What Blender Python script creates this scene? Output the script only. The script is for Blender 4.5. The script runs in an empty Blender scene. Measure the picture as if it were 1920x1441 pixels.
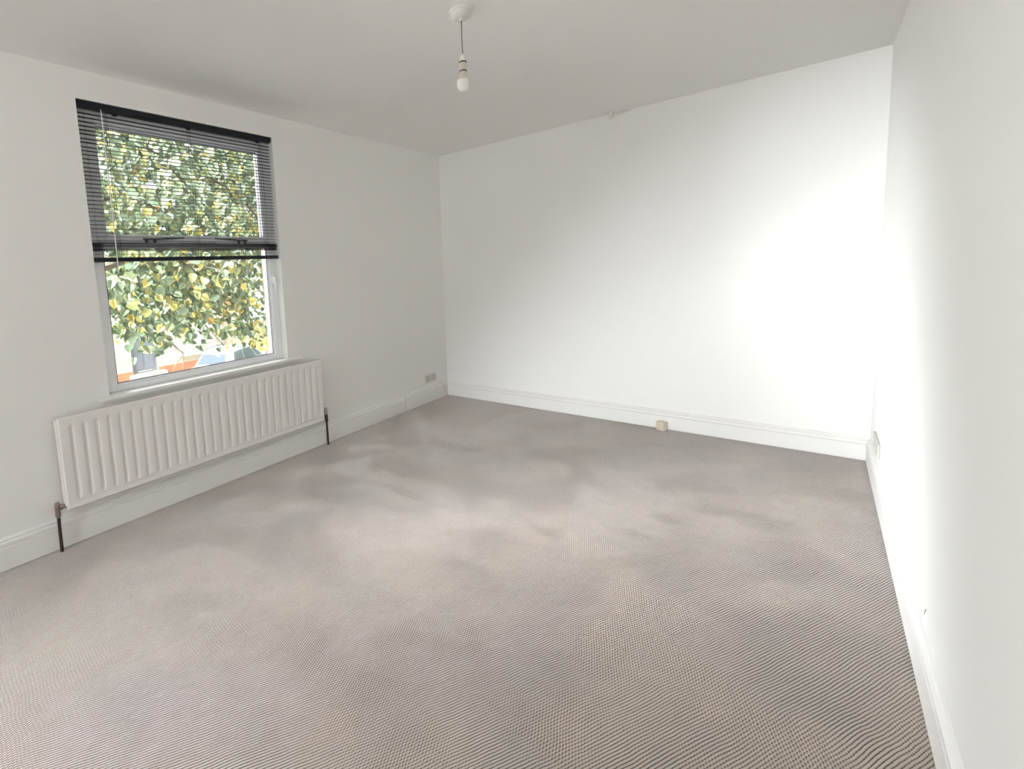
import bpy, bmesh, math, random
from mathutils import Vector, Matrix
random.seed(7)
C = bpy.context.scene.collection
S = bpy.context.scene
PI = math.pi

# ------------------------------------------------------------------ camera, sky, sun, exposure
H, W = 2.5, 3.1768                      # ceiling height, back wall width (window wall x=0, back wall y=0)
YF = -7.6                              # wall behind the camera
cam = bpy.data.cameras.new('camera')
cam.sensor_fit = 'HORIZONTAL'; cam.sensor_width = 36.0
F = 895.78
cam.lens = F / 1920 * 36.0
cam.shift_x = 258.77 / 1920
cam.shift_y = -114.23 / 1920
cam.clip_start = 0.02; cam.clip_end = 300
co = bpy.data.objects.new('camera', cam); C.objects.link(co)
yaw, pitch, roll = -0.748522, -0.106737, -0.054850
CP = Vector((2.88888, -4.22431, 1.35698))
fw = Vector((math.sin(yaw)*math.cos(pitch), math.cos(yaw)*math.cos(pitch), math.sin(pitch)))
r0 = Vector((math.cos(yaw), -math.sin(yaw), 0)); u0 = r0.cross(fw)
rr = math.cos(roll)*r0 + math.sin(roll)*u0
uu = -math.sin(roll)*r0 + math.cos(roll)*u0
m = Matrix((rr, uu, -fw)).transposed().to_4x4(); m.translation = CP
co.matrix_world = m
S.camera = co

world = bpy.data.worlds.new('world'); S.world = world; world.use_nodes = True
bg = world.node_tree.nodes['Background']
bg.inputs['Color'].default_value = (0.93, 0.97, 1.0, 1)
bg.inputs['Strength'].default_value = 1.4
sun = bpy.data.lights.new('overcast_daylight', 'SUN')
sun.energy = 116.0; sun.angle = math.radians(91); sun.color = (0.945, 0.98, 1.0)
so = bpy.data.objects.new('overcast_daylight', sun); C.objects.link(so)
sd = Vector((0.42, 0.71, -0.62))        # direction the daylight travels: in through the window wall
so.rotation_euler = sd.to_track_quat('-Z', 'Y').to_euler()
so.location = (-8, -4, 9)
X2 = 1.68                                # centre of the window added behind the camera to brighten the room
fill = bpy.data.lights.new('rear_fill', 'AREA')   # added fill lamp behind the viewer, lifts the ceiling and walls
fill.shape = 'RECTANGLE'; fill.size = 1.5; fill.size_y = 1.8; fill.energy = 105.0; fill.color = (0.97, 0.985, 0.97)
do = bpy.data.objects.new('rear_fill', fill); C.objects.link(do)
do.location = (X2, YF-0.55, 1.5)
do.rotation_euler = Vector((0.05, 1, 0.75)).to_track_quat('-Z', 'Z').to_euler()
S.view_settings.view_transform = 'Standard'
S.view_settings.look = 'None'
S.view_settings.exposure = 0.08
S.view_settings.gamma = 1.0
S.view_settings.use_curve_mapping = False
S.cycles.max_bounces = 16
S.cycles.diffuse_bounces = 10
S.cycles.transparent_max_bounces = 24
S.cycles.sample_clamp_indirect = 6.0

# ------------------------------------------------------------------ materials
def mat(name, col, rough=0.6, spec=0.5, metal=0.0, var=0.0, vscale=3.0, bump=0.0, bscale=40.0, coat=0.0):
    M = bpy.data.materials.new(name); M.use_nodes = True
    nt = M.node_tree; N = nt.nodes; L = nt.links
    b = N['Principled BSDF']
    b.inputs['Base Color'].default_value = (*col, 1); b.inputs['Roughness'].default_value = rough
    b.inputs['Specular IOR Level'].default_value = spec; b.inputs['Metallic'].default_value = metal
    b.inputs['Coat Weight'].default_value = coat
    tc = N.new('ShaderNodeTexCoord')
    if var:
        n = N.new('ShaderNodeTexNoise'); n.inputs['Scale'].default_value = vscale; n.inputs['Detail'].default_value = 5
        L.new(tc.outputs['Object'], n.inputs['Vector'])
        mx = N.new('ShaderNodeMix'); mx.data_type = 'RGBA'
        mx.inputs['A'].default_value = (*[c*(1-var) for c in col], 1)
        mx.inputs['B'].default_value = (*[min(1, c*(1+var)) for c in col], 1)
        L.new(n.outputs['Fac'], mx.inputs['Factor']); L.new(mx.outputs['Result'], b.inputs['Base Color'])
    if bump:
        n = N.new('ShaderNodeTexNoise'); n.inputs['Scale'].default_value = bscale; n.inputs['Detail'].default_value = 4
        L.new(tc.outputs['Object'], n.inputs['Vector'])
        bp = N.new('ShaderNodeBump'); bp.inputs['Strength'].default_value = bump; bp.inputs['Distance'].default_value = 0.01
        L.new(n.outputs['Fac'], bp.inputs['Height']); L.new(bp.outputs['Normal'], b.inputs['Normal'])
    return M

M_WALL = mat('painted plaster', (0.882, 0.882, 0.866), 0.75, 0.25, var=0.012, vscale=1.5, bump=0.05, bscale=9)
M_CEIL = mat('ceiling paint', (0.92, 0.92, 0.91), 0.85, 0.2, var=0.012, vscale=1.2, bump=0.05, bscale=7)
M_GLOSS = mat('white gloss paint', (0.85, 0.845, 0.83), 0.35, 0.5, var=0.015, vscale=6, bump=0.03, bscale=25)
M_UPVC = mat('white plastic frame', (0.90, 0.92, 0.94), 0.35, 0.5)
M_SEAL = mat('grey rubber gasket', (0.05, 0.05, 0.055), 0.6)
M_RAD = mat('radiator enamel', (0.84, 0.82, 0.80), 0.38, 0.5, var=0.01, vscale=5)
M_RADIN = mat('radiator fins', (0.55, 0.52, 0.50), 0.6)
M_SLAT = mat('black slat lacquer', (0.010, 0.010, 0.012), 0.4, 0.3)
M_RAIL = mat('black rail lacquer', (0.006, 0.008, 0.011), 0.3, 0.25)
M_CORDB = mat('black cord', (0.015, 0.015, 0.015), 0.8)
M_CORDW = mat('white cord', (0.75, 0.75, 0.73), 0.7)
M_PIPE = mat('dark old copper pipe', (0.035, 0.022, 0.017), 0.5, 0.4, var=0.3, vscale=30)
M_VALVE = mat('tarnished nickel valve', (0.32, 0.25, 0.23), 0.35, 0.5, metal=0.8, var=0.2, vscale=60)
M_VGREY = mat('grey valve cap', (0.42, 0.40, 0.37), 0.5)
M_PLAS = mat('white plastic', (0.78, 0.77, 0.73), 0.4, 0.5)
M_SOCK = mat('aged socket plastic', (0.62, 0.61, 0.56), 0.4, 0.5)
M_SOCK2 = mat('socket switch plastic', (0.70, 0.69, 0.65), 0.35, 0.5)
M_DARK = mat('dark slot', (0.03, 0.03, 0.03), 0.8)
M_HOLD = mat('cream lamp holder plastic', (0.60, 0.55, 0.45), 0.45)
M_BULBN = mat('bulb neck', (0.60, 0.56, 0.47), 0.5)
M_BULB = mat('opal bulb', (0.80, 0.79, 0.74), 0.25, 0.5)
M_CREAM = mat('aged cream plastic', (0.68, 0.62, 0.50), 0.55, 0.4, var=0.05, vscale=40)
M_FLEX = mat('grey flex', (0.22, 0.21, 0.18), 0.6)
M_CLEAR = mat('frosted plastic wand', (0.9, 0.9, 0.9), 0.2, 0.5)
# outdoors
M_RENDER = mat('cream render', (0.52, 0.46, 0.345), 0.9, 0.2, var=0.04, vscale=2, bump=0.3, bscale=60)
M_BRICK = mat('orange brick', (0.50, 0.19, 0.10), 0.9, 0.2, var=0.25, vscale=9)
M_OUTB = mat('house brick', (0.10, 0.06, 0.045), 0.9, 0.2, var=0.25, vscale=9)
M_MORT = mat('mortar', (0.55, 0.48, 0.40), 0.95, 0.1)
M_DOOR = mat('grey door paint', (0.15, 0.165, 0.185), 0.4, 0.5, var=0.05)
M_WFR = mat('white house frame', (0.82, 0.82, 0.80), 0.4)
M_CURT = mat('net curtain', (0.62, 0.58, 0.46), 0.9)
M_ROOF = mat('slate roof', (0.22, 0.25, 0.29), 0.7, var=0.2, vscale=8)
M_ROAD = mat('asphalt', (0.07, 0.07, 0.073), 0.9, var=0.15, vscale=20)
M_PAVE = mat('pavement', (0.22, 0.215, 0.20), 0.9, var=0.1, vscale=10)
M_STEP = mat('stone step', (0.62, 0.58, 0.50), 0.9)
M_CARP = mat('white car paint', (0.36, 0.38, 0.41), 0.4, 0.1)
M_CARG = mat('car rear glass', (0.014, 0.022, 0.032), 0.3, 0.05)
M_CARS = mat('car side glass', (0.10, 0.13, 0.12), 0.2, 0.1)
M_TYRE = mat('tyre rubber', (0.02, 0.02, 0.02), 0.8)
M_RIM = mat('alloy rim', (0.5, 0.5, 0.52), 0.35, metal=0.8)
M_TAIL = mat('red tail light', (0.5, 0.03, 0.02), 0.2)
M_FENCE = mat('weathered fence wood', (0.45, 0.33, 0.22), 0.9, 0.2, var=0.15, vscale=6)
M_BARK = mat('bark', (0.13, 0.11, 0.09), 0.95, 0.1, var=0.3, vscale=12)

def glass_mat():
    M = bpy.data.materials.new('window glass'); M.use_nodes = True
    nt = M.node_tree; N = nt.nodes; L = nt.links
    N.clear()
    o = N.new('ShaderNodeOutputMaterial'); t = N.new('ShaderNodeBsdfTransparent'); g = N.new('ShaderNodeBsdfGlossy')
    t.inputs['Color'].default_value = (0.965, 0.96, 0.96, 1); g.inputs['Roughness'].default_value = 0.02
    f = N.new('ShaderNodeFresnel'); f.inputs['IOR'].default_value = 1.45
    mx = N.new('ShaderNodeMixShader')
    L.new(f.outputs[0], mx.inputs[0]); L.new(t.outputs[0], mx.inputs[1]); L.new(g.outputs[0], mx.inputs[2]); L.new(mx.outputs[0], o.inputs[0])
    return M
M_GLASS = glass_mat()

def carpet_mat():
    M = bpy.data.materials.new('ribbed loop carpet'); M.use_nodes = True
    nt = M.node_tree; N = nt.nodes; L = nt.links
    b = N['Principled BSDF']; b.inputs['Roughness'].default_value = 0.95; b.inputs['Specular IOR Level'].default_value = 0.1
    b.inputs['Sheen Weight'].default_value = 1.0; b.inputs['Sheen Roughness'].default_value = 0.35
    tc = N.new('ShaderNodeTexCoord')
    def noise(scale, detail=3):
        n = N.new('ShaderNodeTexNoise'); n.inputs['Scale'].default_value = scale; n.inputs['Detail'].default_value = detail
        L.new(tc.outputs['Object'], n.inputs['Vector']); return n.outputs['Fac']
    def mth(op, a, c=None, d=None):
        n = N.new('ShaderNodeMath'); n.operation = op
        for i, v in enumerate((a, c, d)):
            if v is None: continue
            if isinstance(v, (int, float)): n.inputs[i].default_value = v
            else: L.new(v, n.inputs[i])
        return n.outputs[0]
    warp = noise(5.0, 4)
    def ribs(angle, period):                    # loops tufted in rows running along `angle`
        d = N.new('ShaderNodeVectorMath'); d.operation = 'DOT_PRODUCT'
        L.new(tc.outputs['Object'], d.inputs[0])
        d.inputs[1].default_value = (-math.sin(angle)*2*PI/period, math.cos(angle)*2*PI/period, 0)
        ph = mth('MULTIPLY_ADD', warp, 14.0, d.outputs['Value'])
        return mth('MULTIPLY_ADD', mth('SINE', ph), 0.5, 0.5)
    r1 = ribs(math.radians(63), 0.0085); r2 = ribs(math.radians(-70), 0.0085)
    k1 = N.new('ShaderNodeMapRange'); L.new(noise(2.6, 3), k1.inputs[0])
    k1.inputs[1].default_value = 0.40; k1.inputs[2].default_value = 0.62
    wv = N.new('ShaderNodeMix'); wv.data_type = 'FLOAT'
    L.new(k1.outputs[0], wv.inputs['Factor']); L.new(r1, wv.inputs['A']); L.new(mth('MULTIPLY', mth('ADD', r1, r2), 0.5), wv.inputs['B'])
    fib = noise(300.0, 3)
    hgt = mth('MULTIPLY_ADD', fib, 0.6, wv.outputs['Result'])
    cr = N.new('ShaderNodeValToRGB')
    e = cr.color_ramp.elements
    e[0].position = 0.30; e[0].color = (0.045, 0.036, 0.029, 1)
    e[1].position = 0.95; e[1].color = (0.445, 0.382, 0.327, 1)
    L.new(hgt, cr.inputs[0])
    blot = N.new('ShaderNodeMix'); blot.data_type = 'RGBA'; blot.blend_type = 'MULTIPLY'
    bl = N.new('ShaderNodeValToRGB'); bl.color_ramp.elements[0].position = 0.35; bl.color_ramp.elements[1].position = 0.65
    bl.color_ramp.elements[0].color = (0.90, 0.90, 0.92, 1); bl.color_ramp.elements[1].color = (1.06, 1.02, 1.0, 1)
    L.new(noise(3.3, 4), bl.inputs[0])
    blot.inputs['Factor'].default_value = 1
    L.new(cr.outputs[0], blot.inputs['A']); L.new(bl.outputs[0], blot.inputs['B'])
    L.new(blot.outputs['Result'], b.inputs['Base Color'])
    bp = N.new('ShaderNodeBump'); bp.inputs['Strength'].default_value = 0.8; bp.inputs['Distance'].default_value = 0.004
    L.new(hgt, bp.inputs['Height']); L.new(bp.outputs[0], b.inputs['Normal'])
    return M
M_CARPET = carpet_mat()

def leaf_mat(name, stops, transl=0.06):
    M = bpy.data.materials.new(name); M.use_nodes = True
    nt = M.node_tree; N = nt.nodes; L = nt.links
    N.clear()
    o = N.new('ShaderNodeOutputMaterial')
    g = N.new('ShaderNodeNewGeometry'); oi = N.new('ShaderNodeObjectInfo')
    a = N.new('ShaderNodeMath'); a.operation = 'ADD'; L.new(g.outputs['Random Per Island'], a.inputs[0]); L.new(oi.outputs['Random'], a.inputs[1])
    fr = N.new('ShaderNodeMath'); fr.operation = 'FRACT'; L.new(a.outputs[0], fr.inputs[0])
    cr = N.new('ShaderNodeValToRGB'); cr.color_ramp.interpolation = 'LINEAR'
    while len(cr.color_ramp.elements) < len(stops): cr.color_ramp.elements.new(0.5)
    for el, (p, c) in zip(cr.color_ramp.elements, stops): el.position = p; el.color = (*c, 1)
    L.new(fr.outputs[0], cr.inputs[0])
    d = N.new('ShaderNodeBsdfDiffuse'); t = N.new('ShaderNodeBsdfTranslucent'); mx = N.new('ShaderNodeMixShader')
    mx.inputs[0].default_value = transl
    L.new(cr.outputs[0], d.inputs[0]); L.new(cr.outputs[0], t.inputs[0])
    L.new(d.outputs[0], mx.inputs[1]); L.new(t.outputs[0], mx.inputs[2]); L.new(mx.outputs[0], o.inputs[0])
    return M
M_LEAF = leaf_mat('lime tree leaf', [(0.0, (0.13, 0.18, 0.12)), (0.64, (0.20, 0.26, 0.165)), (0.84, (0.34, 0.37, 0.16)), (0.95, (0.52, 0.47, 0.15)), (1.0, (0.58, 0.40, 0.14))])
M_LEAF2 = leaf_mat('small tree leaf', [(0.0, (0.10, 0.15, 0.11)), (0.6, (0.16, 0.20, 0.12)), (1.0, (0.30, 0.28, 0.09))])
M_HEDGE = leaf_mat('golden hedge leaf', [(0.0, (0.55, 0.42, 0.08)), (0.5, (0.80, 0.66, 0.10)), (1.0, (0.70, 0.42, 0.14))])

# ------------------------------------------------------------------ helpers
def box(bm, x0, x1, y0, y1, z0, z1, bev=0.0, seg=2):
    vs = [bm.verts.new((x, y, z)) for x in (x0, x1) for y in (y0, y1) for z in (z0, z1)]
    f = [(0,1,3,2), (4,6,7,5), (0,4,5,1), (2,3,7,6), (0,2,6,4), (1,5,7,3)]
    fs = [bm.faces.new([vs[i] for i in q]) for q in f]
    if bev > 0:
        es = {e for q in fs for e in q.edges}
        bmesh.ops.bevel(bm, geom=list(es), offset=bev, segments=seg, affect='EDGES', profile=0.5)
    return vs
def frame_at(d):
    d = d.normalized(); a = Vector((0, 0, 1)) if abs(d.z) < 0.9 else Vector((1, 0, 0))
    p = d.cross(a).normalized(); return p, d.cross(p).normalized()
def tube(bm, pts, r, n=8, cap=True):
    pts = [Vector(p) for p in pts]
    rs = r if isinstance(r, (list, tuple)) else [r]*len(pts)
    rings = []
    p = q = None
    for i, P in enumerate(pts):
        d = (pts[min(i+1, len(pts)-1)] - pts[max(i-1, 0)])
        if p is None: p, q = frame_at(d)
        else:
            d = d.normalized(); p = (p - d*p.dot(d)).normalized(); q = d.cross(p)
        rings.append([bm.verts.new(P + rs[i]*(math.cos(2*PI*k/n)*p + math.sin(2*PI*k/n)*q)) for k in range(n)])
    for a, b in zip(rings, rings[1:]):
        for k in range(n): bm.faces.new((a[k], a[(k+1) % n], b[(k+1) % n], b[k]))
    if cap:
        bm.faces.new(rings[0][::-1]); bm.faces.new(rings[-1])
def lathe(bm, prof, cx=0, cy=0, n=28):
    rings = []
    for r, z in prof:
        rings.append([bm.verts.new((cx + r*math.cos(2*PI*k/n), cy + r*math.sin(2*PI*k/n), z)) for k in range(n)] if r > 1e-6 else [bm.verts.new((cx, cy, z))])
    for a, b in zip(rings, rings[1:]):
        for k in range(n):
            k2 = (k+1) % n
            if len(a) == 1 and len(b) == 1: continue
            if len(a) == 1: bm.faces.new((a[0], b[k], b[k2]))
            elif len(b) == 1: bm.faces.new((a[k], a[k2], b[0]))
            else: bm.faces.new((a[k], a[k2], b[k2], b[k]))
def prism(bm, prof, P0, P1, A, B):
    """sweep the closed profile [(a,b)] (axes A,B) from P0 to P1"""
    P0, P1, A, B = map(Vector, (P0, P1, A, B))
    r0 = [bm.verts.new(P0 + a*A + b*B) for a, b in prof]; r1 = [bm.verts.new(P1 + a*A + b*B) for a, b in prof]
    n = len(prof)
    for k in range(n): bm.faces.new((r0[k], r0[(k+1) % n], r1[(k+1) % n], r1[k]))
    bm.faces.new(r0[::-1]); bm.faces.new(r1)
def to_mesh(name, bm, M, smooth=False):
    bmesh.ops.recalc_face_normals(bm, faces=bm.faces[:])
    me = bpy.data.meshes.new(name); bm.to_mesh(me); bm.free()
    for mm in (M if isinstance(M, (list, tuple)) else [M]): me.materials.append(mm)
    if smooth is True: me.shade_smooth()
    elif smooth:
        me.shade_smooth(); me.set_sharp_from_angle(angle=math.radians(smooth))
    return me
def obj(name, bm, M, parent=None, smooth=False, loc=None):
    o = bpy.data.objects.new(name, bm if isinstance(bm, bpy.types.Mesh) else to_mesh(name, bm, M, smooth)); C.objects.link(o)
    if parent: o.parent = parent
    if loc is not None: o.location = loc
    return o
def B(): return bmesh.new()
def tag(o, label=None, cat=None, group=None, kind=None):
    if label: o['label'] = label
    if cat: o['category'] = cat
    if group: o['group'] = group
    if kind: o['kind'] = kind
    return o
def empty(name, loc=(0, 0, 0), rz=0):
    o = bpy.data.objects.new(name, None); C.objects.link(o); o.location = loc; o.rotation_euler.z = rz; o.empty_display_size = 0.1
    return o
def copy_tree(o, parent=None):
    c = o.copy(); C.objects.link(c); c.parent = parent
    for ch in list(o.children): copy_tree(ch, c)
    return c

# ------------------------------------------------------------------ room shell
WY0, WY1, WZ0, WZ1 = -3.320, -2.080, 0.752, 2.352       # window opening
TH = 0.20
b = B(); box(b, -TH, W+0.15, YF-0.2, 0.15, -0.12, 0.0)
tag(obj('floor', b, M_CARPET), 'brown grey ribbed loop carpet covering the whole room', kind='structure')
b = B(); box(b, -TH, W+0.15, YF-0.2, 0.15, H, H+0.12)
tag(obj('ceiling', b, M_CEIL), 'white painted plaster ceiling', kind='structure')
b = B()
def wall_with_hole(b, x0, x1, ya, yb, z0, z1):
    box(b, x0, x1, ya, WY0, z0, z1); box(b, x0, x1, WY1, yb, z0, z1)
    box(b, x0, x1, WY0, WY1, z0, WZ0-0.022); box(b, x0, x1, WY0, WY1, WZ1, z1)
wall_with_hole(b, -TH, 0, YF-0.2, 0, 0, H)
tag(obj('wall_left', b, M_WALL), 'off white plaster wall with the window', kind='structure')
b = B(); box(b, -TH, W+0.15, 0, 0.15, 0, H)
tag(obj('wall_back', b, M_WALL), 'blank off white plaster wall across the room', kind='structure')
b = B(); box(b, W, W+0.15, YF, 0, 0, H)
wr = tag(obj('wall_right', b, M_WALL), 'off white plaster wall close to the right of the view', kind='structure')
b = B(); tube(b, [(W-0.0006, -2.078, 0.222), (W-0.0006, -2.068, 0.210), (W-0.0006, -2.052, 0.186)], [0.0004, 0.0012, 0.0006], 5)
obj('scuff_mark', b, M_FLEX, wr)
b = B(); xa, xb = X2-0.62, X2+0.62  # opening for the added window
box(b, 0, xa, YF-0.2, YF, 0, H); box(b, xb, W, YF-0.2, YF, 0, H); box(b, xa, xb, YF-0.2, YF, 0, WZ0-0.022); box(b, xa, xb, YF-0.2, YF, WZ1, H)
tag(obj('wall_front', b, M_WALL), 'off white plaster wall behind the viewer', kind='structure')

def skirt(h, d=0.018):
    return [(0, 0), (d-0.009, 0), (d-0.009, 0.0035), (d, 0.0035), (d, h*0.70), (d*0.40, h*0.722), (d*0.40, h*0.745), (d*0.95, h*0.775), (d*0.90, h*0.85), (d*0.45, h*0.89), (d*0.62, h*0.945), (d*0.35, h*0.99), (0, h)]
bl = tag(empty('baseboard_left', (0, 0, 0)), 'white moulded skirting along the window wall', kind='structure')
for i, (y0, y1) in enumerate(((YF, -0.7465), (-0.7405, -0.018))):
    b = B(); prism(b, skirt(0.163), (0, y0, 0), (0, y1, 0), (1, 0, 0), (0, 0, 1))
    obj('board', b, M_GLOSS, bl)
b = B(); prism(b, skirt(0.150), (0, 0, 0), (W, 0, 0), (0, -1, 0), (0, 0, 1))
tag(obj('baseboard_back', b, M_GLOSS), 'white moulded skirting along the back wall', kind='structure')
b = B(); prism(b, skirt(0.150), (W, YF, 0), (W, -0.018, 0), (-1, 0, 0), (0, 0, 1))
tag(obj('baseboard_right', b, M_GLOSS), 'white moulded skirting along the right wall', kind='structure')
b = B(); prism(b, skirt(0.150), (0.018, YF, 0), (W-0.018, YF, 0), (0, 1, 0), (0, 0, 1))
tag(obj('baseboard_front', b, M_GLOSS), 'white moulded skirting behind the viewer', kind='structure')

# ------------------------------------------------------------------ window (frame plane at x = -0.06)
def ring(bm, x0, x1, y0, y1, z0, z1, w, bev=0.004, wl=None, wr=None, wt=None, wb=None):
    wl, wr_, wt, wb = (wl or w), (wr or w), (wt or w), (wb or w)
    box(bm, x0, x1, y0, y0+wl, z0, z1, bev); box(bm, x0, x1, y1-wr_, y1, z0, z1, bev)
    box(bm, x0, x1, y0+wl, y1-wr_, z0, z0+wb, bev); box(bm, x0, x1, y0+wl, y1-wr_, z1-wt, z1, bev)
def make_window():
    w = tag(empty('window_1', (-0.06, (WY0+WY1)/2, WZ0)), 'white two light window with an opening top sash', kind='structure')
    ox, oy, oz = w.location
    def P(name, bm, M, par=None, smooth=False):
        o = obj(name, bm, M, par or w, smooth)
        if par is None: o.location = (-ox, -oy, -oz)
        return o
    b = B(); ring(b, -0.125, -0.060, WY0, WY1, WZ0, WZ1, 0.058, wb=0.030)
    box(b, -0.125, -0.060, WY0+0.058, WY1-0.058, 1.582, 1.608, 0.004)
    P('frame', b, M_UPVC)
    b = B(); ring(b, -0.100, -0.072, WY0+0.050, WY1-0.050, WZ0+0.022, 1.590, 0.024, 0.006, wt=0.012)
    P('glazing_bead', b, M_UPVC)
    b = B(); ring(b, -0.0895, -0.0745, WY0+0.072, WY1-0.072, WZ0+0.044, 1.580, 0.004, 0)
    P('gasket', b, M_SEAL)
    b = B(); box(b, -0.092, -0.088, WY0+0.06, WY1-0.06, WZ0+0.03, 1.585)
    P('pane', b, M_GLASS)
    # opening top sash, proud of the frame
    b = B(); ring(b, -0.110, -0.046, WY0+0.046, WY1-0.046, 1.598, 2.300, 0.040, 0.005)
    ring(b, -0.100, -0.056, WY0+0.084, WY1-0.084, 1.636, 2.262, 0.016, 0.005)
    s = P('sash', b, M_UPVC)
    b = B(); ring(b, -0.0895, -0.0685, WY0+0.099, WY1-0.099, 1.651, 2.247, 0.0035, 0)
    P('gasket', b, M_SEAL, s)
    b = B(); box(b, -0.092, -0.088, WY0+0.09, WY1-0.09, 1.642, 2.256)
    P('pane', b, M_GLASS, s)
    for y0, y1, sgn in ((-3.035, -2.79, 1), (-2.58, -2.33, -1)):
        ya = y0 if sgn > 0 else y1; L = y1-y0
        b = B(); box(b, -0.0465, -0.036, *sorted((ya, ya+sgn*L*0.92)), 1.600, 1.621, 0.003)
        P('handle', b, M_UPVC, s)
        for k in (0.012, 0.060):
            b = B(); box(b, -0.037, -0.026, *sorted((ya+sgn*k, ya+sgn*(k+0.014))), 1.601, 1.6215, 0.002)
            P('lever_foot', b, M_SEAL, s)
        b = B(); tube(b, [(-0.030, ya, 1.624), (-0.022, ya+sgn*L*0.3, 1.624), (-0.020, ya+sgn*L*0.7, 1.630), (-0.020, ya+sgn*L, 1.634)], [0.0050, 0.0050, 0.0048, 0.0040], 8)
        P('lever', b, M_SEAL, s)['label'] = 'black lever'
    # casement handle on the right of the lower light
    b = B(); box(b, -0.061, -0.048, -2.129, -2.109, 1.315, 1.378, 0.004)
    box(b, -0.050, -0.032, -2.126, -2.112, 1.345, 1.362, 0.004)
    tube(b, [(-0.033, -2.119, 1.358), (-0.030, -2.119, 1.31), (-0.034, -2.117, 1.258)], [0.008, 0.0075, 0.005], 8)
    P('handle', b, M_UPVC)
    b = B(); box(b, -0.060, 0.0, WY0, WY1, WZ0-0.022, WZ0, 0)
    box(b, -0.001, 0.034, WY0-0.060, WY1+0.118, WZ0-0.022, WZ0, 0.005)
    box(b, 0.0, 0.020, WY0-0.045, WY1+0.105, WZ0-0.034, WZ0-0.0215, 0.003)
    P('window_sill', b, M_GLOSS)
    b = B(); box(b, -0.30, -0.125, WY0, WY1, WZ0-0.0225, WZ0+0.004, 0.004)
    P('outer_sill', b, M_STEP)
    return w
win = make_window()
fill_win = copy_tree(win); fill_win.name = 'fill_window'; fill_win.location = (X2, YF-0.06, WZ0); fill_win.rotation_euler.z = PI/2  # unseen window, added to let more light into the room
fill_win['label'] = 'added white two light window behind the viewer, lets in extra light'

# ------------------------------------------------------------------ venetian blind
bx = -0.026
vb = tag(empty('venetian_blind', (bx, (WY0+WY1)/2, 2.352)), 'black venetian blind with open slats half lowered over the window', 'blind')
def V(name, bm, M, smooth=False, lab=None):
    o = obj(name, bm, M, vb, smooth); o.location = -vb.location
    if lab: o['label'] = lab
    return o
YA, YB = WY0+0.006, WY1-0.006
b = B(); box(b, bx-0.016, bx+0.020, YA, YB, 2.312, 2.350, 0.003)
V('headrail', b, M_RAIL)
for y in (YA+0.19, YA+0.62, YB-0.10):
    b = B(); box(b, bx-0.008, bx+0.010, y-0.012, y+0.012, 2.303, 2.3125, 0.002)
    V('cord_guide', b, M_CORDB)
# one slat mesh shared by all
b = B(); n = 6; hw = 0.0125; top = []; bot = []
for k in range(n+1):
    t = -1+2*k/n
    top.append((t*hw, 0.0022*(1-t*t)+0.0002)); bot.append((t*hw, 0.0022*(1-t*t)-0.0002))
prism(b, top+bot[::-1], (0, YA+0.004, 0), (0, YB-0.004, 0), (1, 0, 0), (0, 0, 1))
slat_me = to_mesh('slat', b, M_SLAT, 40)
zs = [2.286-0.02175*k for k in range(32)]
zs = [z for z in zs if z > 1.606]
zs += [1.600-0.0027*k for k in range(18)] + [1.535]
for z in zs:
    o = bpy.data.objects.new('slat', slat_me); C.objects.link(o); o.parent = vb
    o.location = Vector((bx, 0, z)) - vb.location
    o.rotation_euler.y = random.uniform(-0.02, 0.02) + 0.03; o.rotation_euler.x = random.uniform(-0.0006, 0.0006)
b = B(); box(b, bx-0.012, bx+0.012, YA+0.002, YB-0.002, 1.494, 1.519, 0.005, 3)
V('bottom_rail', b, M_RAIL)
for y in (YA+0.143, YA+0.62, YB-0.085):
    for dx in (-0.0135, 0.0135):
        b = B(); tube(b, [(bx+dx, y, 2.315), (bx+dx, y+0.001, 1.9), (bx+dx, y, 1.515)], 0.0011, 5)
        V('ladder_cord', b, M_CORDB)
b = B(); tube(b, [(bx+0.024, YA+0.112, 2.318), (bx+0.030, YA+0.112, 2.30), (bx+0.028, YA+0.114, 1.9), (bx+0.026, YA+0.113, 1.43)], [0.0015, 0.0028, 0.0028, 0.0034], 6)
V('tilt_wand', b, M_CLEAR, True, 'clear white tilt wand')
b = B(); tube(b, [(bx+0.022, YB-0.010, 2.32), (bx+0.024, YB-0.006, 1.9), (bx+0.023, YB-0.007, 1.62), (bx+0.024, YB-0.012, 1.575), (bx+0.022, YB-0.018, 1.555)], 0.0020, 6)
V('lift_cord', b, M_CORDW, True, 'white lift cord')

# ------------------------------------------------------------------ radiator
RY0, RY1, RZ0, RZ1 = -3.600, -1.822, 0.212, 0.703
RX = 0.074
rad = tag(empty('radiator', (0.05, (RY0+RY1)/2, RZ0)), 'long white fluted panel radiator on the wall below the window sill', 'radiator')
def R_(name, bm, M, smooth=False, par=None):
    o = obj(name, bm, M, par or rad, smooth)
    if par is None: o.location = -rad.location
    return o
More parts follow.
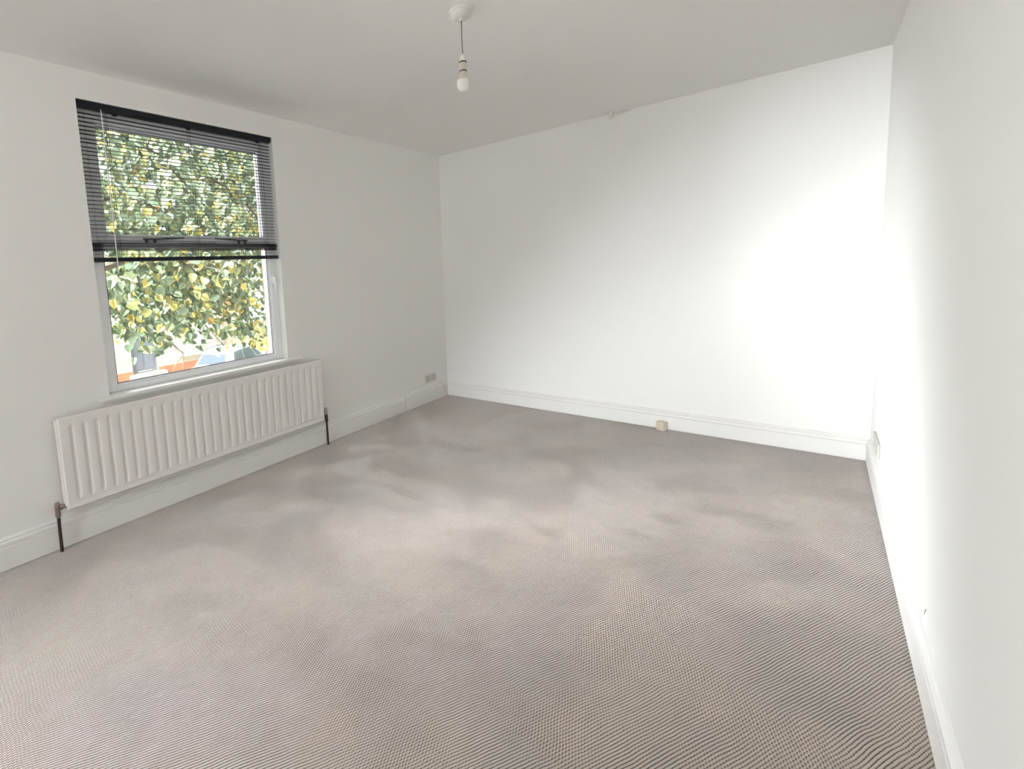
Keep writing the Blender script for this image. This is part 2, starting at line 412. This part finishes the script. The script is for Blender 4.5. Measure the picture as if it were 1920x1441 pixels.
# fluted front panel as a height field
b = B()
NF = 29; pit = 0.0598; y_first = RY0 + 0.058
yl = [RY0, RY0+0.006, RY0+0.02]
def hy(y):
    t = (y - y_first)/pit; k = round(t)
    if k < 0 or k > NF-1: return 1.0
    d = abs(t-k)*pit
    return min(1.0, max(0.0, (d-0.001)/0.0125))
for k in range(NF):
    c = y_first + k*pit
    yl += [c-0.0145, c-0.0115, c-0.0085, c-0.0055, c-0.0025, c, c+0.0025, c+0.0055, c+0.0085, c+0.0115, c+0.0145]
yl += [RY1-0.02, RY1-0.006, RY1]
yl = sorted(set(y for y in yl if RY0 <= y <= RY1))
zl = [RZ0, RZ0+0.008, RZ0+0.030, RZ0+0.036, RZ0+0.046, RZ0+0.052, RZ0+0.060, RZ0+0.072, RZ0+0.15, RZ0+0.25, RZ0+0.35, RZ1-0.072, RZ1-0.060, RZ1-0.052, RZ1-0.045, RZ1-0.03, RZ1-0.006, RZ1]
def hz(z):
    d = min(z-RZ0, RZ1-z)
    t = min(1, max(0, (d-0.044)/0.018)); return t*t*(3-2*t)
def bead(z):                                   # pressed seam above the bottom edge
    return -0.003 if abs(z-(RZ0+0.033)) < 0.004 else 0.0
grid = []
for y in yl:
    col = []
    for z in zl:
        s = hy(y); s = s*s*(3-2*s)
        x = RX - 0.0105*(1-s)*hz(z) + bead(z)
        if z in (RZ0, RZ1) or y in (RY0, RY1): x -= 0.007
        col.append(b.verts.new((x, y, z)))
    grid.append(col)
for i in range(len(yl)-1):
    for j in range(len(zl)-1):
        b.faces.new((grid[i][j], grid[i+1][j], grid[i+1][j+1], grid[i][j+1]))
# back of the panel
bx0 = RX-0.020
q = [b.verts.new((bx0, y, z)) for y, z in ((RY0, RZ0), (RY1, RZ0), (RY1, RZ1), (RY0, RZ1))]
b.faces.new(q)
def side(vs, a, c):
    b.faces.new(list(vs) + [c, a])
side([grid[i][0] for i in range(len(yl))], q[0], q[1]); side([grid[i][-1] for i in range(len(yl))], q[3], q[2])
side([grid[0][j] for j in range(len(zl))], q[0], q[3]); side([grid[-1][j] for j in range(len(zl))], q[1], q[2])
R_('front_panel', b, M_RAD, 35)
b = B()
for k in range(58):
    y = RY0+0.04+k*(RY1-RY0-0.08)/57
    box(b, 0.030, bx0, y-0.003, y+0.003, RZ0+0.05, RZ1-0.03)
o = R_('convector_fins', b, M_RADIN); o['kind'] = 'stuff'
b = B(); box(b, 0.029, RX-0.010, RY0-0.006, RY0+0.002, RZ0+0.022, RZ1-0.012, 0.002)
R_('side_panel', b, M_RAD)
b = B(); box(b, 0.029, RX-0.010, RY1-0.002, RY1+0.006, RZ0+0.022, RZ1-0.012, 0.002)
R_('side_panel', b, M_RAD)
for yy in (RY0+0.3, RY1-0.34):
    b = B(); box(b, 0.001, 0.030, yy, yy+0.04, RZ0+0.08, RZ1-0.06); R_('wall_bracket', b, M_RAD)
for yy, s in ((RY0, -1), (RY1, 1)):
    vy = yy + s*0.040
    b = B()
    tube(b, [(0.045, yy-s*0.002, RZ0+0.024), (0.045, vy-s*0.012, RZ0+0.024)], [0.011, 0.009], 10)
    tube(b, [(0.045, vy, RZ0+0.042), (0.045, vy, RZ0-0.004)], 0.0125, 10)
    tube(b, [(0.045, vy, RZ0-0.004), (0.045, vy, RZ0-0.026)], [0.014, 0.012], 6)
    tube(b, [(0.045, vy-s*0.022, RZ0+0.024), (0.045, vy-s*0.010, RZ0+0.024)], 0.0145, 6)
    v = R_('valve', b, M_VALVE if s < 0 else M_PIPE, 40)
    b = B()
    if s < 0: lathe(b, [(0, RZ0+0.054), (0.010, RZ0+0.053), (0.012, RZ0+0.048), (0.012, RZ0+0.040)], 0.045, vy, 14)
    else: lathe(b, [(0, RZ0+0.094), (0.010, RZ0+0.092), (0.013, RZ0+0.085), (0.015, RZ0+0.045), (0.013, RZ0+0.040)], 0.045, vy, 14)
    R_('valve_cap', b, M_VALVE if s < 0 else M_VGREY, 40, v)
    b = B(); tube(b, [(0.045, vy, RZ0-0.02), (0.044, vy+s*0.002, 0.10), (0.043, vy+s*0.003, 0.0)], 0.0082, 10)
    R_('pipe', b, M_PIPE, 40)

# ------------------------------------------------------------------ pendant lamp
px, py = 1.684, -2.243
pl = tag(empty('pendant_light', (px, py, H)), 'bare white bulb on a thin flex hanging from a round ceiling rose', 'ceiling light')
def Pn(name, bm, M, smooth=True, par=None):
    o = obj(name, bm, M, par or pl, smooth)
    if par is None: o.location = -pl.location
    return o
b = B(); lathe(b, [(0, H), (0.052, H), (0.053, H-0.004), (0.051, H-0.012), (0.046, H-0.014), (0.045, H-0.026), (0.040, H-0.033), (0.028, H-0.037), (0.009, H-0.038), (0.006, H-0.046), (0, H-0.046)], px, py, 32)
Pn('ceiling_rose', b, M_PLAS, 40)
b = B(); tube(b, [(px, py, H-0.044), (px-0.001, py, H-0.12), (px+0.001, py, 2.305)], 0.0026, 8)
Pn('flex', b, M_FLEX)
b = B(); lathe(b, [(0, 2.312), (0.004, 2.311), (0.008, 2.304), (0.012, 2.293), (0.0135, 2.281), (0.0145, 2.279), (0.0150, 2.2775), (0.0150, 2.237), (0.0145, 2.235), (0, 2.235)], px, py, 24)
lh = Pn('lamp_holder', b, M_HOLD, 40)
b = B(); lathe(b, [(0, 2.3125), (0.0043, 2.3115), (0.0085, 2.304), (0.0125, 2.293), (0.0140, 2.2815), (0.0, 2.2815)], px, py, 24)
o = Pn('holder_cap', b, M_PLAS, 40, lh); o['label'] = 'white holder cap'
for z in (2.277, 2.239):
    b = B(); lathe(b, [(0.0145, z+0.003), (0.0166, z+0.002), (0.0166, z-0.002), (0.0145, z-0.003)], px, py, 24)
    o = Pn('ring', b, M_SEAL, 40, lh); o['label'] = 'black ring'
b = B(); lathe(b, [(0.0285, 2.199), (0.0292, 2.190), (0.0285, 2.178), (0.0255, 2.167), (0.020, 2.158), (0.012, 2.1525), (0, 2.151)], px, py, 28)
bu = Pn('bulb', b, M_BULB)
b = B(); lathe(b, [(0, 2.240), (0.0138, 2.240), (0.0145, 2.224), (0.019, 2.212), (0.0258, 2.204), (0.0286, 2.199), (0, 2.199)], px, py, 28)
o = Pn('bulb_neck', b, M_BULBN, 40, bu); o['label'] = 'beige bulb neck'

# ------------------------------------------------------------------ small wall fittings
def socket(name, loc, rz, label, w=0.146, h=0.086):
    t = tag(empty(name, loc, rz), label, 'socket')          # local: x across, y out of the wall, z up
    b = B(); box(b, -w/2, w/2, 0, 0.010, -h/2, h/2, 0.003)
    obj('face_plate', b, M_SOCK, t)
    for sx in (-1, 1):
        b = B(); box(b, sx*w*0.10-0.007, sx*w*0.10+0.007, 0.009, 0.0135, h*0.12, h*0.36, 0.001)
        obj('rocker_switch', b, M_SOCK2, t)
        c = sx*w*0.27
        for q in ((c-0.0035, c+0.0035, h*0.10, h*0.28), (c-0.016, c-0.009, -h*0.24, -h*0.16), (c+0.009, c+0.016, -h*0.24, -h*0.16)):
            b = B(); box(b, q[0], q[1], 0.0098, 0.0104, q[2], q[3]); obj('pin_hole', b, M_DARK, t)
    return t
socket('double_socket', (0, -0.309, 0.247), -PI/2, 'white double socket on the window wall near the corner', 0.185, 0.078)
socket('double_socket', (W, -0.425, 0.236), PI/2, 'white double socket on the right wall above the skirting', 0.26, 0.084)
# cream box on the skirting of the back wall
jb = tag(empty('junction_box', (2.044, -0.0300, 0.0), math.radians(-22)), 'small cream plastic box on the carpet against the back wall skirting', 'box')
b = B(); box(b, -0.030, 0.030, -0.030, 0.0, 0.0005, 0.070, 0.003)
obj('body', b, M_CREAM, jb)
b = B(); box(b, -0.0305, 0.0305, -0.046, -0.0305, 0.0005, 0.0705, 0.004)
obj('lid', b, M_CREAM, jb)
b = B(); tube(b, [(0.031, -0.024, 0.006), (0.036, -0.02, 0.003), (0.040, -0.018, 0.0015)], 0.0016, 5)
obj('wire', b, M_DARK, jb)
# thin wire over the skirting next to the corner
b = B(); tube(b, [(0.003, -0.150, 0.182), (0.008, -0.140, 0.170), (0.0185, -0.125, 0.155), (0.0195, -0.085, 0.085), (0.0200, -0.030, 0.004)], 0.0013, 6)
tag(obj('thin_cable', b, M_FLEX, None, True), 'thin grey wire running over the skirting in the corner', 'cable')
# white fitting at the top of the back wall
hk = tag(empty('capped_conduit', (1.668, -0.060, H)), 'small white capped fitting where the ceiling meets the back wall', 'fitting')
b = B(); lathe(b, [(0, 0), (0.020, 0), (0.020, -0.010), (0.016, -0.018), (0.014, -0.038), (0.009, -0.046), (0, -0.047)], 0, 0, 18)
obj('cap', b, M_PLAS, hk, 40)
b = B(); tube(b, [(0.012, 0.010, -0.010), (0.030, 0.035, -0.011), (0.06, 0.050, -0.011), (0.13, 0.052, -0.010)], [0.008, 0.007, 0.006, 0.003], 8)
obj('cable', b, M_PLAS, hk, True)

# ------------------------------------------------------------------ outdoors
GZ = -2.72
b = B(); box(b, -60, -0.1, -30, 45, GZ-0.3, GZ)
tag(obj('ground', b, M_PAVE), 'paved street level outside', kind='structure')
b = B(); box(b, -15.6, -8.0, -30, 45, GZ-0.02, GZ+0.01)
tag(obj('road', b, M_ROAD), 'grey asphalt road outside the window', kind='structure')
for nm, x0, x1 in (('kerb_near', -8.0, -7.85), ('kerb_far', -15.75, -15.6)):
    b = B(); box(b, x0, x1, -30, 45, GZ, GZ+0.10, 0.02); tag(obj(nm, b, M_STEP), 'pale stone kerb beside the road', kind='structure')
b = B(); wall_with_hole(b, -0.24, -TH, YF-2.5, 5.5, GZ, 3.3)  # unseen outer skin, added dark so little sunlight bounces onto the street
tag(obj('wall_outer', b, M_OUTB), 'added dark brick skin around the window, unseen, cuts light bounced outside', kind='structure')

# cream house across the street: wall plane x = -18
HX = -18.0
hs = tag(empty('house', (HX, 4.0, GZ)), 'cream rendered house across the street with an orange brick plinth and grey door', 'house')
def Hs(name, bm, M, par=None, smooth=False):
    o = obj(name, bm, M, par or hs, smooth)
    if par is None: o.location = -hs.location
    return o
HY0, HY1 = -4.0, 8.72
DY0, DY1 = 3.30, 4.35
b = B(); box(b, HX-7, HX, HY0, DY0, GZ, 2.6); box(b, HX-7, HX, DY1, HY1, GZ, 2.6); box(b, HX-7, HX, DY0, DY1, -0.33, 2.6); box(b, HX-7, HX-0.2, DY0, DY1, GZ, -0.33)
Hs('wall', b, M_RENDER)
b = B(); pr = [(0.35, 0), (0.35, 0.12), (-3.5, 2.6), (-7.35, 0.12), (-7.35, 0)]
prism(b, pr, (HX, HY0-0.3, 2.6), (HX, HY1+0.3, 2.6), (1, 0, 0), (0, 0, 1)); Hs('roof', b, M_ROOF)
b = B(); box(b, HX-3.9, HX-3.1, 1.6, 2.6, 4.4, 6.2); box(b, HX-3.98, HX-3.02, 1.52, 2.68, 6.2, 6.32); Hs('chimney', b, M_OUTB)
b = B(); box(b, HX-0.14, HX-0.09, DY0, DY1, -2.36, -0.33)
for z0, z1 in ((-2.20, -1.55), (-1.40, -0.50)):
    for y0, y1 in ((DY0+0.13, DY0+0.47), (DY0+0.58, DY1-0.13)): box(b, HX-0.10, HX-0.075, y0, y1, z0, z1, 0.01)
d = Hs('door', b, M_DOOR)
b = B(); box(b, HX-0.09, HX-0.06, DY0+0.25, DY1-0.25, -2.30, -2.275, 0.005); Hs('letter_plate', b, M_WFR, d)
b = B(); tube(b, [(HX-0.09, DY1-0.10, -1.45), (HX-0.04, DY1-0.10, -1.45), (HX-0.04, DY1-0.10, -1.33), (HX-0.09, DY1-0.10, -1.33)], 0.012, 6); Hs('handle', b, M_RIM, d)
b = B(); box(b, HX-0.2, HX+0.35, DY0-0.15, DY1+0.25, GZ, -2.36, 0.01); Hs('door_step', b, M_STEP)
# plinth bricks, laid one by one
b = B(); box(b, 0, 0.030, 0, 0.215, 0, 0.065, 0.004, 1); brick_me = to_mesh('brick', b, M_BRICK)
b = B(); box(b, HX, HX+0.018, 1.0, DY0, GZ, -2.215); box(b, HX, HX+0.018, DY1, HY1, GZ, -2.215); Hs('mortar_bed', b, M_MORT)
for c in range(7):
    z = GZ + 0.005 + c*0.0725
    for ya, yb in ((1.9, DY0), (DY1, HY1)):
        y = ya - (0.113 if c % 2 else 0)
        while y < yb-0.02:
            y0, y1 = max(y, ya), min(y+0.215, yb)
            if y1-y0 > 0.04:
                o = bpy.data.objects.new('brick', brick_me); C.objects.link(o); o.parent = hs
                o.location = Vector((HX+random.uniform(0, 0.005), y0, z)) - hs.location; o.scale.y = (y1-y0)/0.215
            y += 0.225
# windows of the house
def house_window(y0, y1, z0, z1, n):
    b = B(); ring(b, HX-0.02, HX+0.05, y0, y1, z0, z1, 0.07, 0.01)
    for k in range(1, n): yy = y0+(y1-y0)*k/n; box(b, HX-0.02, HX+0.045, yy-0.03, yy+0.03, z0+0.07, z1-0.07, 0.008)
    f = Hs('window', b, M_WFR)
    b = B()
    for k in range(n): box(b, HX+0.002, HX+0.012, y0+(y1-y0)*k/n+0.02, y0+(y1-y0)*(k+1)/n-0.02, z0+0.05, z1-0.05)
    Hs('pane', b, M_CURT, f)
    b = B(); box(b, HX, HX+0.14, y0-0.1, y1+0.1, z0-0.09, z0-0.002, 0.01); Hs('window_sill', b, M_STEP, f)
house_window(5.35, 7.15, -1.86, -0.35, 3)
house_window(5.35, 7.15, 0.55, 1.95, 3)
house_window(0.2, 1.6, 0.55, 1.95, 2); house_window(-1.8, -0.2, -1.86, -0.35, 2); house_window(3.2, 4.4, 0.55, 1.95, 2)
b = B(); tube(b, [(HX+0.06, 7.45, 2.55), (HX+0.06, 7.45, GZ)], 0.045, 10); Hs('downpipe', b, M_WFR, None, 40)

# timber fence beyond the house corner
fn = tag(empty('timber_fence', (HX+0.2, 10.6, GZ)), 'tall weathered board fence to the right of the cream house', 'fence')
b = B(); box(b, 0, 0.022, 0, 0.135, 0, 1.95, 0.004, 1); plank_me = to_mesh('plank', b, M_FENCE)
for k in range(30):
    o = bpy.data.objects.new('plank', plank_me); C.objects.link(o); o.parent = fn
    o.location = (random.uniform(-0.004, 0.004), -1.80+k*0.142, random.uniform(-0.02, 0.02)+0.03)
for y in (-1.75, 0.1, 1.95):
    b = B(); box(b, -0.12, -0.005, y-0.05, y+0.05, 0, 2.0, 0.008); obj('post', b, M_FENCE, fn)
for z in (0.4, 1.5):
    b = B(); box(b, -0.06, -0.006, -1.8, 2.45, z, z+0.08); obj('rail', b, M_FENCE, fn)

# leaves
def leaf_bm(bm, Mx, s, fold=0.25, heart=True):
    o = [(0, -0.02), (0.26, -0.10), (0.47, 0.10), (0.50, 0.36), (0.36, 0.68), (0.12, 0.93), (0, 1.08)] if heart else [(0, 0), (0.22, 0.2), (0.28, 0.5), (0.16, 0.8), (0, 1.0)]
    mid = [(0, o[0][1]), (0, 0.35), (0, 0.70), (0, o[-1][1])] 
    def v(x, y): return bm.verts.new(Mx @ Vector((x*s, y*s, (abs(x)*fold - 0.22*y*y)*s)))
    c = v(0, 0.42)
    L = [v(x, y) for x, y in o]; Rr = [L[0]] + [v(-x, y) for x, y in o[1:-1]] + [L[-1]]
    for P in (L, Rr):
        for a, q in zip(P, P[1:]): bm.faces.new((c, a, q))
leaf_meshes = []
for k in range(6):
    b = B(); leaf_bm(b, Matrix(), 1.0, 0.12+0.07*k); 
    me = to_mesh('leaf', b, M_LEAF, True); leaf_meshes.append(me)
def leaf_matrix(p, out, s):
    d = (out*0.5 + Vector((random.gauss(0, .5), random.gauss(0, .5), -0.55+random.gauss(0, .45)))).normalized()
    nrm = (out + Vector((random.gauss(0, .45), random.gauss(0, .45), 0.5+random.gauss(0, .4))))
    nrm = (nrm - d*nrm.dot(d)).normalized(); x = d.cross(nrm)
    m = Matrix((x, d, nrm)).transposed().to_4x4(); m.translation = p
    return m
def in_window(p):                              # does the line from this leaf to the room pass through the window?
    d = p - CP; t = (-0.06 - CP.x)/d.x
    y, z = CP.y + d.y*t, CP.z + d.z*t
    return WY0 < y < WY1 and WZ0 < z < WZ1

TX, TY = -6.4, -2.3
tr = tag(empty('lime_tree', (TX, TY, GZ)), 'broad leaved street tree with yellowing green leaves close outside the window', 'tree')
b = B(); tube(b, [(TX, TY, GZ-0.05), (TX+0.04, TY+0.03, GZ+0.6), (TX-0.03, TY, GZ+1.8), (TX, TY+0.05, 0.2), (TX, TY+0.25, 1.8), (TX-0.1, TY+0.5, 3.4), (TX, TY+0.6, 5.2)], [0.26, 0.20, 0.18, 0.16, 0.13, 0.09, 0.03], 12)
obj('trunk', b, M_BARK, tr, True).location = -tr.location
cl = []                                        # leaf cluster centres at twig ends
for k in range(14):
    z0 = 0.1 + k*0.32; base = Vector((TX, TY+0.05+0.10*z0, z0))
    L = random.uniform(2.4, 4.6); az = random.uniform(-0.35, 0.45) if k % 4 else random.uniform(2.2, 3.6)
    if k % 4 == 0: L *= 0.55
    dv = Vector((math.sin(az)*0.7, math.cos(az), 0))
    pts = [base]
    for q in range(1, 6):
        t = q/5; pts.append(base + dv*L*t + Vector((random.gauss(0, .08), 0, 0.75*L*t*(1-t)*1.0 + 0.20*L*t - 0.42*L*t*t + random.gauss(0, .04))))
    b = B(); tube(b, pts, [0.055*(1-0.16*q) for q in range(6)], 7); obj('branch', b, M_BARK, tr, True).location = -tr.location
    for q in range(2, 6):
        for _ in range(3):
            tip = pts[q] + Vector((random.gauss(0, .55), random.gauss(0, .35), random.gauss(-.1, .35)))
            b2 = B(); tube(b2, [pts[q], pts[q].lerp(tip, .5)+Vector((0, 0, .06)), tip], [0.012, 0.008, 0.003], 5)
            cl.append((pts[q], tip, b2))
bt = B()
for p0, p1, b2 in cl:
    me = bpy.data.meshes.new('t'); b2.to_mesh(me); b2.free(); bt.from_mesh(me); bpy.data.meshes.remove(me)
o = obj('twigs', bt, M_BARK, tr); o.location = -tr.location; o['kind'] = 'stuff'
leaves = []
CC = Vector((TX-0.1, 0.35, 3.1)); CR = Vector((1.5, 3.0, 3.2))
def low_edge(y): return 0.02 + 0.10*math.sin(y*3.1) + 0.13*math.sin(y*7.3+1) + (0.12*(y-0.4) if y > 0.4 else 0) - 0.33*math.exp(-((y+0.95)/0.45)**2)
while len(leaves) < 7600:
    if random.random() < 0.35:
        p0, p1, _ = random.choice(cl); p = p0.lerp(p1, random.uniform(.4, 1.15)) + Vector([random.gauss(0, .16) for _ in range(3)])
    else:
        v = Vector([random.gauss(0, 1) for _ in range(3)]).normalized() * random.uniform(0.25, 1)**0.5
        p = CC + Vector((v.x*CR.x, v.y*CR.y, v.z*CR.z))
    if p.z < low_edge(p.y) + random.gauss(0, 0.05) or p.x > -4.2: continue
    # airy gaps in the crown
    g = math.sin(p.y*2.3+1.0)*math.sin(p.z*2.1+.6) + 0.5*math.sin(p.y*5.1+p.z*4.3)
    if g > 0.85 and random.random() < 0.6: continue
    out = Vector((0.75, (p.y-CC.y)*0.10, 0.15))
    leaves.append((leaf_matrix(p, out, 1), random.uniform(0.09, 0.175), p))
vis = sorted((i for i in range(len(leaves)) if in_window(leaves[i][2])), key=lambda i: (leaves[i][2]-CP).length/leaves[i][1])
ind = set(vis[:300])
for i in ind:
    mx, s, p = leaves[i]
    o = bpy.data.objects.new('leaf', random.choice(leaf_meshes)); C.objects.link(o); o.parent = tr
    o.matrix_local = Matrix.Translation(-tr.location) @ mx @ Matrix.Scale(s, 4)
b = B()
for i, (mx, s, p) in enumerate(leaves):
    if i not in ind: leaf_bm(b, mx, s, random.uniform(.1, .5))
me = bpy.data.meshes.new('foliage'); b.to_mesh(me); b.free(); me.materials.append(M_LEAF); me.shade_smooth()
o = bpy.data.objects.new('foliage', me); C.objects.link(o); o.parent = tr; o.location = -tr.location; o['kind'] = 'stuff'

# further trees, smaller in the picture
def far_tree(x, y, base, top, rad_, label, n, s, M, seed):
    random.seed(seed)
    t = tag(empty('garden_tree', (x, y, GZ)), label, 'tree', 'trees across the street')
    b = B(); tube(b, [(0, 0, 0), (0.05, 0, (base-GZ)*0.6), (0, 0.05, base-GZ), (0.05, 0.1, top-GZ-0.6)], [0.16, 0.13, 0.11, 0.03], 9)
    obj('trunk', b, M_BARK, t, True)
    for k in range(9):
        z = base-GZ + (top-base)*k/11; a = k*2.4; L = rad_*random.uniform(.7, 1)
        b = B(); tube(b, [(0, 0, z), (math.cos(a)*L*.5, math.sin(a)*L*.5, z+L*.35), (math.cos(a)*L, math.sin(a)*L, z+L*.3)], [0.05, 0.03, 0.008], 6)
        obj('branch', b, M_BARK, t, True)
    b = B(); c = Vector((0, 0, (base+top)/2-GZ))
    for _ in range(n):
        v = Vector([random.gauss(0, 1) for _ in range(3)]).normalized()*random.uniform(.3, 1)**.5
        p = c + Vector((v.x*rad_, v.y*rad_, v.z*(top-base)/2*1.08))
        leaf_bm(b, leaf_matrix(p, Vector((v.x+.5, v.y, .2)), 1), s*random.uniform(.7, 1.3), .3, False)
    me = bpy.data.meshes.new('foliage'); b.to_mesh(me); b.free(); me.materials.append(M); me.shade_smooth()
    o = bpy.data.objects.new('foliage', me); C.objects.link(o); o.parent = t; o['kind'] = 'stuff'
far_tree(-14.4, 8.3, -0.9, 5.0, 2.0, 'small leaved tree with bare twigs in front of the board fence', 2600, 0.11, M_LEAF2, 11)
far_tree(-33, 15.5, 1.0, 10.5, 3.6, 'tall green tree rising behind the roof of the cream house', 2600, 0.28, M_LEAF2, 12)
far_tree(-32, 6.0, 1.0, 9.5, 3.8, 'round green tree behind the chimney of the cream house', 2600, 0.28, M_LEAF2, 13)
random.seed(21)

# golden hedge in front of the fence
hd = tag(empty('golden_hedge', (-16.6, 9.6, GZ)), 'clipped golden yellow hedge in front of the board fence', 'hedge')
b = B()
for _ in range(4200):
    f = random.random()
    p = Vector((random.uniform(-.42, .42), random.uniform(-1.45, 2.4), random.uniform(.05, 1.15)))
    if f < .5: p.x = .42 + random.gauss(0, .05)
    elif f < .8: p.z = 1.12 + random.gauss(0, .05)
    leaf_bm(b, leaf_matrix(p, Vector((.8, 0, .4)), 1), random.uniform(.05, .10), .3, False)
me = bpy.data.meshes.new('foliage'); b.to_mesh(me); b.free(); me.materials.append(M_HEDGE); me.shade_smooth()
o = bpy.data.objects.new('foliage', me); C.objects.link(o); o.parent = hd; o['kind'] = 'stuff'
b = B()
for k in range(10): tube(b, [(random.uniform(-.1, .1), -1.3+k*.4, 0), (random.uniform(-.2, .2), -1.3+k*.4+random.uniform(-.2, .2), .9)], [.02, .008], 5)
obj('stems', b, M_BARK, hd)['kind'] = 'stuff'

# ------------------------------------------------------------------ white hatchback: local +x = nose, y across, z up
def make_car(loc, rz):
    t = tag(empty('car', loc, rz), 'white hatchback parked on the street in front of the cream house', 'car')
    # lofted lower body: stations (x, half width, z low, z belt)
    st = [(-2.0, .62, .42, .72), (-1.94, .76, .28, .86), (-1.70, .84, .20, .95), (-1.0, .87, .18, .95), (0, .88, .18, .93), (.9, .87, .18, .90), (1.5, .84, .20, .84), (1.90, .74, .26, .74), (2.02, .58, .36, .62)]
    b = B(); rings = []
    for x, hw_, z0, z1 in st:
        zz = z1-z0
        half = [(0, z0), (hw_*.82, z0), (hw_*.98, z0+zz*.2), (hw_, z0+zz*.55), (hw_*.95, z0+zz*.92), (hw_*.86, z1), (0, z1+.03)]
        r = [(x, y, z) for y, z in half] + [(x, -y, z) for y, z in half[-2:0:-1]]
        rings.append([b.verts.new(p) for p in r])
    for a, c in zip(rings, rings[1:]):
        for k in range(len(a)): b.faces.new((a[k], a[(k+1) % len(a)], c[(k+1) % len(a)], c[k]))
    b.faces.new(rings[0]); b.faces.new(rings[-1][::-1])
    bmesh.ops.subdivide_edges(b, edges=b.edges[:], cuts=1, use_grid_fill=True, smooth=0.3)
    obj('body', b, M_CARP, t, 50)
    # cabin: base ring and roof ring
    def cab(dz=0, sc=1.0):
        base = [(-1.86, .70), (-1.60, .80), (-.8, .82), (.2, .81), (.75, .78), (1.05, .60)]
        roof = [(-1.50, .52), (-1.28, .60), (-.7, .63), (-.1, .62), (.08, .60), (.20, .50)]
        return base, roof
    base, roof = cab()
    zb = .92; zr = [1.36, 1.41, 1.45, 1.44, 1.41, 1.385]
    b = B()
    bl_ = [b.verts.new((x, y, zb)) for x, y in base]; br_ = [b.verts.new((x, -y, zb)) for x, y in base]
    rl_ = [b.verts.new((x, y, z)) for (x, y), z in zip(roof, zr)]; rr_ = [b.verts.new((x, -y, z)) for (x, y), z in zip(roof, zr)]
    ml_ = [b.verts.new((x, 0, z+.03)) for (x, y), z in zip(roof, zr)]
    for k in range(5):
        b.faces.new((bl_[k], bl_[k+1], rl_[k+1], rl_[k])); b.faces.new((br_[k+1], br_[k], rr_[k], rr_[k+1]))
        b.faces.new((rl_[k], rl_[k+1], ml_[k+1], ml_[k])); b.faces.new((ml_[k], ml_[k+1], rr_[k+1], rr_[k]))
    b.faces.new((bl_[0], rl_[0], ml_[0], rr_[0], br_[0])); b.faces.new((bl_[5], br_[5], rr_[5], ml_[5], rl_[5])); b.faces.new(bl_[::-1] + br_)
    obj('roof', b, M_CARP, t, 40)
    def panel(name, quad, M, th=0.012):
        v = [Vector(p) for p in quad]; nrm = (v[1]-v[0]).cross(v[3]-v[0]).normalized()
        c = sum(v, Vector())/4
        if nrm.dot(c - Vector((-.3, 0, 1.1))) < 0: nrm = -nrm
        b = B(); a = [b.verts.new(p + nrm*th) for p in v]; q = [b.verts.new(p - nrm*.01) for p in v]
        b.faces.new(a); b.faces.new(q[::-1])
        for k in range(4): b.faces.new((a[k], a[(k+1) % 4], q[(k+1) % 4], q[k]))
        return obj(name, b, M, t)
    def lerp2(a, c, u): return Vector(a).lerp(Vector(c), u)
    def sub(p00, p10, p11, p01, u0_, u1_, v0_, v1_):
        f = lambda u, v: lerp2(lerp2(p00, p10, u), lerp2(p01, p11, u), v)
        return [f(u0_, v0_), f(u1_, v0_), f(u1_, v1_), f(u0_, v1_)]
    panel('rear_window', sub((-1.86, .70, zb), (-1.86, -.70, zb), (-1.5, -.52, 1.36), (-1.5, .52, 1.36), .05, .95, .14, .90), M_CARG)
    panel('windscreen', sub((1.05, .60, zb), (1.05, -.60, zb), (.2, -.50, 1.385), (.2, .50, 1.385), .04, .96, .08, .93), M_CARG)
    for s in (1, -1):
        for k, (u0_, u1_) in ((1, (.10, .96)), (2, (.04, .94)), (3, (.08, .92))):
            panel('side_window', sub((*base[k][:1], s*base[k][1], zb), (base[k+1][0], s*base[k+1][1], zb), (roof[k+1][0], s*roof[k+1][1], zr[k+1]), (roof[k][0], s*roof[k][1], zr[k]), u0_, u1_, .10, .86), M_CARS)
        b = B(); tube(b, [(x, s*(y-.03), z+.035) for (x, y), z in zip(roof[1:5], zr[1:5])], .014, 6); obj('roof_rail', b, M_TYRE, t)
        b = B(); box(b, .55, .72, *sorted((s*.84, s*1.0)), .93, 1.05, .03); obj('mirror', b, M_CARP, t)
        b = B(); box(b, -1.96, -1.80, *sorted((s*.60, s*.80)), .66, .90, .03); obj('tail_light', b, M_TAIL, t)
        for x in (-1.25, 1.25):
            b = B(); tube(b, [(x, s*.70, .31), (x, s*.72, .31), (x, s*.87, .31), (x, s*.895, .31)], [.27, .31, .31, .27], 24)
            wl_ = obj('wheel', b, M_TYRE, t, 40)
            b = B(); tube(b, [(x, s*.88, .31), (x, s*.902, .31)], [.20, .19], 20); obj('rim', b, M_RIM, wl_)
    b = B(); tube(b, [(-1.2, 0, 1.45), (-1.32, 0, 1.62)], [.008, .004], 5); obj('aerial', b, M_TYRE, t)
    return t
hdg = Vector((-0.47, 0.88))
rear = Vector((-13.7, 4.75))
cc = rear + hdg*1.5
make_car((cc.x, cc.y, GZ+0.012), math.atan2(hdg.y, hdg.x))
